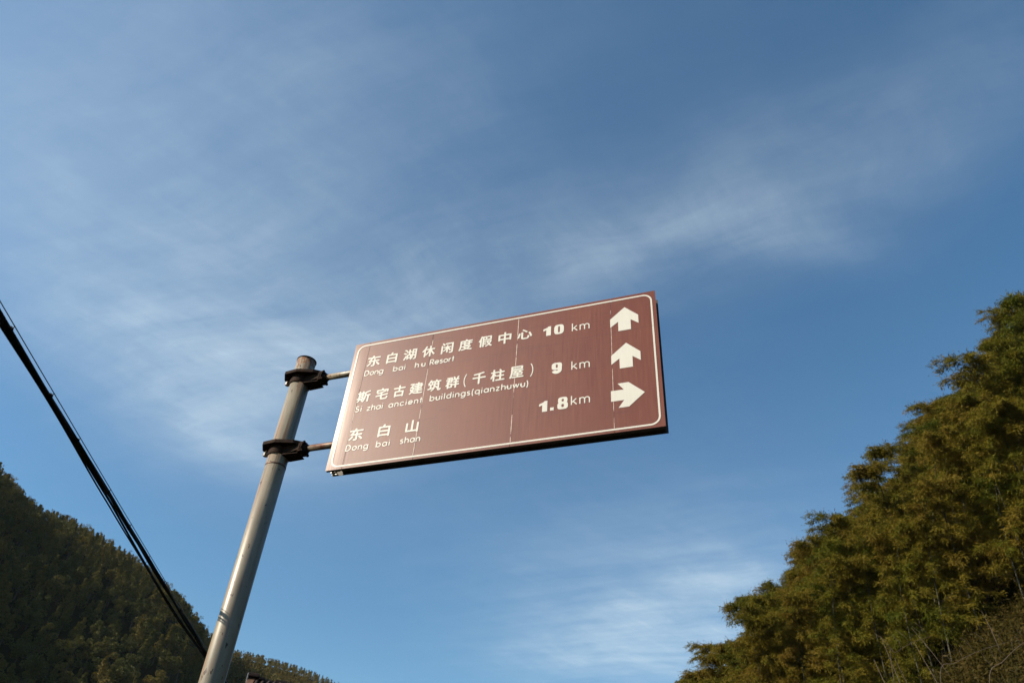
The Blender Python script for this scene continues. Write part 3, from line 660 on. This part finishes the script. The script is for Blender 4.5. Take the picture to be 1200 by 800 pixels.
for c in cands:
    r, az, x, y, z, sx, sy = c; q = int(rg.integers(0, 6)); rot = rg.uniform(0, 6.28)
    sc = rg.uniform(0.62, 1.10)*float(np.interp(r, [110, 250, 500], [0.78, 1.0, 1.25]))
    lim = (r*math.tan(rad(sky_l(az)-0.25)) + 1.6 - z)/7.2
    sc = min(sc, max(lim*rg.uniform(0.85, 1.15), 0.45))
    if kinds[q] == 'cone' and sc > 0.9: sc *= 0.9
    if id(c) in near_set:
        o = link('forest_tree', tmesh[q]); o.location = (x, y, z); o.rotation_euler = (0, 0, rot); o.scale = (sc*1.05, sc*1.05, sc)
        if kinds[q] == 'cone': tag(o, 'small dark pointed conifer among the crowded trees of the left hillside', 'tree', 'conifers of the left hillside wood')
        else: tag(o, 'small olive green round crowned tree in the crowded wood of the left hillside', 'tree', 'round crowned trees of the left hillside wood')
        cnt += 1
    else:
        V_, F_, m_ = low_t[q]; cs, sn = math.cos(rot)*sc, math.sin(rot)*sc
        A_ = np.stack([V_[:, 0]*cs-V_[:, 1]*sn+x, V_[:, 0]*sn+V_[:, 1]*cs+y, V_[:, 2]*sc+z], 1)
        Vb.append(A_); Fb.append(F_+off); Mb.append(m_); off += len(V_)
print('forest trees', cnt, 'rest', len(Vb))
me = np_mesh('forest', np.vstack(Vb), np.vstack(Fb), False, np.concatenate(Mb)); me.materials.append(M_wood); me.materials.append(M_bark)
tag(link('forest', me), 'dense far-off evergreen wood covering the upper slope and ridge of the left hill', 'wood', kind='stuff')

# ------------------------------------------------------------------ right hillside: bamboo
def bamboo(seed, lean):
    rg = np.random.default_rng(seed); H = 8.6; n = 26; pts = []; x = 0; z = 0; ang = rad(2)
    for k in range(n+1):
        t = k/n; a = rad(2) + lean*t**1.6 + 1.15*max(0, (t-0.72)/0.28)**1.5
        if k: x += math.sin(a)*H/n; z += math.cos(a)*H/n
        pts.append(Vector((x, 0.12*math.sin(t*3+seed), z)))
    mb = MB(); mb.tube(pts, [0.050*(1-0.85*k/n) for k in range(n+1)], 7)
    C = []; br = []; Dv = []
    def at(t):
        f = t*n; i_ = min(int(f), n-1); return pts[i_].lerp(pts[i_+1], f-i_)
    for t in np.concatenate([np.linspace(0.14, 0.9, 28), np.linspace(0.9, 0.998, 9)]):
        p = at(t)
        for _ in range(1 if rg.random() < 0.45 else 2):
            a = rg.uniform(0, 6.28); ln = rg.uniform(0.8, 1.9)*(1.15-0.6*t) + 0.2
            d = Vector((math.cos(a)*0.9+0.25, math.sin(a)*0.9, rg.uniform(0.55, 1.5))).normalized()
            q = p; bp = [p.copy()]
            for s in range(9):
                d = (d + Vector((0.03, 0, -0.17))).normalized(); q = q + d*ln/9; bp.append(q.copy())
                if s < 1: continue
                for _s in range(int(rg.integers(6, 10))):       # hanging sprays of leaves
                    sv = rg.normal(size=3)*np.array([0.6, 0.6, 0.45]) + np.array([d.x*0.5, d.y*0.5, d.z*0.4-0.30]); sv /= np.linalg.norm(sv)
                    L_ = rg.uniform(0.14, 0.38); m = int(rg.integers(4, 8)); q_ = np.linspace(0.15, 1, m)[:, None]
                    C.append(np.array(q)[None, :] + sv*L_*q_ + rg.normal(size=(m, 3))*0.035); Dv.append(np.repeat(sv[None, :], m, 0))
            if rg.random() < 0.5: br.append(bp)
    for bp in br: mb.tube(bp, [0.008, 0.008, 0.007, 0.006, 0.006, 0.005, 0.004, 0.003, 0.002, 0.002], 3, caps=False)
    C = np.vstack(C); Vl, Fl = leaf_quads(C, 0.145, np.vstack(Dv), aspect=0.17, droop=0.35, rngn=rg)
    return mb, np_mesh('foliage', Vl, Fl), len(Fl)
protos = []
for q in range(6):
    mb, fo, nf = bamboo(40+q, rad([14, 22, 30, 18, 26, 10][q]))
    me = bpy.data.meshes.new('culm'); me.from_pydata([tuple(v) for v in mb.v], [], mb.f); me.polygons.foreach_set('use_smooth', mb.sm); me.update()
    me.materials.append(M_culm); fo.materials.append(M_bamboo); protos.append((me, fo))
CELL = {}; spots = []; rg = np.random.default_rng(8)
sky_r = lambda az: float(np.interp(az, Ra, Re))
for _ in range(14000):
    az = rg.uniform(9, 50); rr = float(right_far(az)); r = math.sqrt(rg.uniform(24**2, (rr+3)**2))
    rmin = np.interp(az, [9, 20, 30, 36, 44, 50], [40, 34, 30, 29.5, 28, 27])
    if r < rmin: continue
    x, y = r*math.sin(rad(az)), r*math.cos(rad(az)); z = float(height(x, y))
    lim = (r*math.tan(rad(sky_r(az)-0.9)) + 1.6 - z)/8.5
    sc = min(rg.uniform(0.8, 1.15), lim*(rg.uniform(1.0, 1.10) if rg.random() < 0.14 else rg.uniform(0.86, 1.0)))
    if sc < 0.45: continue
    if not free(x, y, 1.8*max(sc, 0.7)): continue
    spots.append((r, az, x, y, z, sc))
def on_screen(s):
    r, az, x, y, z, sc = s
    for dz in (8*sc, 4*sc):
        v = Vector((x, y, z+dz-1.6)); dd = v.dot(FW); sx = 600+FPX*v.dot(RT)/dd; sy = 400-FPX*v.dot(UP)/dd
        if sx < 1270 and sy < 860: return True
    return False
spots = [s for s in spots if on_screen(s)]
spots.sort()
print('bamboo', len(spots)); spots = spots[:300]
def scr(s_):
    v = Vector((s_[2], s_[3], s_[4]+8*s_[5]-1.6)); dd = v.dot(FW); return 600+FPX*v.dot(RT)/dd, 400-FPX*v.dot(UP)/dd
own = {}
for px, py, lab in ((1185, 385, 'topmost bamboo of the right hill, its crown against the sky at the edge'), (1090, 485, 'bamboo plume jutting left over the sky halfway up the ridge of the right hill'),
                    (795, 790, 'lowest bamboo where the right skyline runs down to the bottom of the view'), (935, 640, 'bamboo crown stepping out at the bend of the lower right skyline')):
    own[min((i_ for i_ in range(len(spots)) if i_ not in own), key=lambda i_: math.hypot(scr(spots[i_])[0]-px, scr(spots[i_])[1]-py))] = lab
for k, (r, az, x, y, z, sc) in enumerate(spots):
    q = int(rg.integers(0, 6)); down = math.atan2(-y*0.35+0.0, -1.0) + rg.uniform(-0.8, 0.8)   # tips nod downhill, towards the road
    e = empty('bamboo', (x, y, z-0.1), down); e.scale = (sc, sc, sc)
    ridge = r > float(right_far(az))-7
    tag(e, 'tall feathery bamboo with nodding tip standing on the skyline of the right hillside' if ridge else 'feathery olive brown bamboo growing on the slope of the right hillside',
        'bamboo', 'bamboos along the skyline of the right hill' if ridge else 'bamboos on the slope of the right hill')
    if k in own: e['label'] = own[k]
    link('culm', protos[q][0], None, e); link('foliage', protos[q][1], None, e)

# scrub on the open bank below the bamboo
rg = np.random.default_rng(21); C = []; hts = []
for _ in range(5200):
    az = rg.uniform(14, 52); r = math.sqrt(rg.uniform(17**2, 31.5**2)); x, y = r*math.sin(rad(az)), r*math.cos(rad(az)); z = float(height(x, y))
    m = 16; hh = rg.uniform(0.15, 0.75); w_ = rg.normal(size=(m, 3))*np.array([0.22, 0.22, 0]); w_[:, 2] = rg.uniform(0, hh, m)
    C.append(np.array([[x, y, z]])+w_)
V_, F_ = leaf_quads(np.vstack(C), 0.16, aspect=0.3, rngn=rg)
# tall thin dry grass blades
n = 9000; az = np.radians(rg.uniform(14, 52, n)); r = np.sqrt(rg.uniform(17**2, 31**2, n)); x = r*np.sin(az); y = r*np.cos(az); z = height(x, y)
tip = rg.normal(size=(n, 3))*np.array([0.25, 0.25, 0.1]) + np.array([0, 0, 0.75]); b0 = np.stack([x, y, z], 1); sd_ = rg.normal(size=(n, 3)); sd_[:, 2] = 0
sd_ = sd_/np.linalg.norm(sd_, axis=1)[:, None]*0.014
Vg = np.stack([b0-sd_, b0+sd_, b0+tip*0.6+sd_*0.7, b0+tip], 1).reshape(-1, 3); Fg = np.arange(4*n).reshape(n, 4)+len(V_)
sc_o = link('undergrowth', np_mesh('undergrowth', np.vstack([V_, Vg]), np.vstack([F_, Fg])), M_under)
tag(sc_o, 'brown and olive scrub and dry grass covering the bank below the bamboo', 'undergrowth', kind='stuff')

# long arching dry stems over the bank
def on_bank(px, py, hd=None):
    v = ray(px, py); h_ = math.hypot(v.x, v.y)
    for t in np.linspace(14, 60, 700):
        p = EYE + v*(t/h_)
        if p.z <= float(height(p.x, p.y)) + 0.7: return p
    return EYE + v*(27/h_)
stems = [([(1160, 790), (1175, 775), (1190, 760), (1206, 748)], 'pale thick arching dry stem nearest the lower right corner', 0.015),
         ([(1102, 790), (1120, 776), (1148, 762), (1180, 752)], 'long low arching stem between the corner stem and the leaning canes', 0.010),
         ([(1044, 772), (1050, 764), (1070, 752), (1092, 745)], 'short bowed stem crossing the leaning canes', 0.009)]
for pts, lab, r_ in stems:
    hd = 25.0; ps = []
    for (px, py) in pts:
        v = ray(px, py); ps.append(EYE + v*(hd/math.hypot(v.x, v.y)))
    e = empty('arching_stem', (ps[0].x, ps[0].y, float(height(ps[0].x, ps[0].y))))
    ft = Vector((ps[0].x-0.3, ps[0].y+0.1, e.location.z-0.1)); ps = [ft] + ps
    dense = []
    for i_ in range(len(ps)-1):
        p_1 = ps[max(i_-1, 0)]; p0 = ps[i_]; p1 = ps[i_+1]; p2 = ps[min(i_+2, len(ps)-1)]
        for k in range(6):
            t = k/6; dense.append(0.5*((2*p0)+(-p_1+p1)*t+(2*p_1-5*p0+4*p1-p2)*t*t+(-p_1+3*p0-3*p1+p2)*t**3))
    dense.append(ps[-1])
    mb = MB(); mb.tube([p-e.location for p in dense], [r_*(1-0.6*k/len(dense)) for k in range(len(dense))], 6)
    mb.build('stem', M_stem, e); tag(e, lab, 'stem')
    tw = MB()
    for k in range(8, len(dense)-1, 3):
        p = dense[k]-e.location; tw.tube([p, p+Vector((0.12*rng.uniform(-1, 1), 0.1, 0.25)), p+Vector((0.3*rng.uniform(-1, 1), 0.15, 0.45))], [0.005, 0.004, 0.002], 4)
    tw.build('twig', M_stem, e)
canes = [((1032, 745), (1054, 800), 0.013, 'longest pale leaning cane, crossed by the short bowed stem'), ((1071, 752), (1093, 792), 0.011, 'pale leaning cane just right of the end of the short bowed stem'),
         ((1068, 735), (1085, 756), 0.009, 'short thin cane leaning highest above the short bowed stem'), ((1024, 772), (1036, 800), 0.014, 'leftmost thick pale cane leaning at the lower edge'),
         ((1048, 770), (1058, 792), 0.009, 'small pale cane leaning low between the longest cane and the bowed stem'), ((1150, 715), (1158, 732), 0.010, 'small pale cane standing alone high on the right of the bank')]
for (a, b, r_, lab) in canes:
    va, vb = ray(*a), ray(*b); hd = 26.0; pa, pb = EYE+va*(hd/math.hypot(va.x, va.y)), EYE+vb*((hd-0.3)/math.hypot(vb.x, vb.y))
    dv = (pb-pa); zf = float(height(pb.x, pb.y)); k = max(1.0, (pa.z-zf+0.1)/max(0.05, pa.z-pb.z)) if pa.z > pb.z else 1
    foot = pa + dv*min(k, 2.5)
    mb = MB(); mb.tube([foot, (foot+pa)/2+Vector((0.03, 0, 0)), pa], [r_, r_*0.8, r_*0.5], 6); o = mb.build('leaning_cane', M_stem)
    tag(o, lab, 'cane', 'pale leaning canes below the bamboo')

# ------------------------------------------------------------------ thin winter air between the viewer and the far hill
mb = MB(); mb.box(-2700, 2700, -2700, 2700, -1.5, 190)
m, t = material('air'); t.n('ShaderNodeOutputMaterial', {1: t.n('ShaderNodeVolumePrincipled', {'Color': (0.80, 0.88, 1.0, 1), 'Density': 0.00006, 'Anisotropy': 0.0}).outputs[0]})
tag(mb.build('haze', m), kind='stuff')
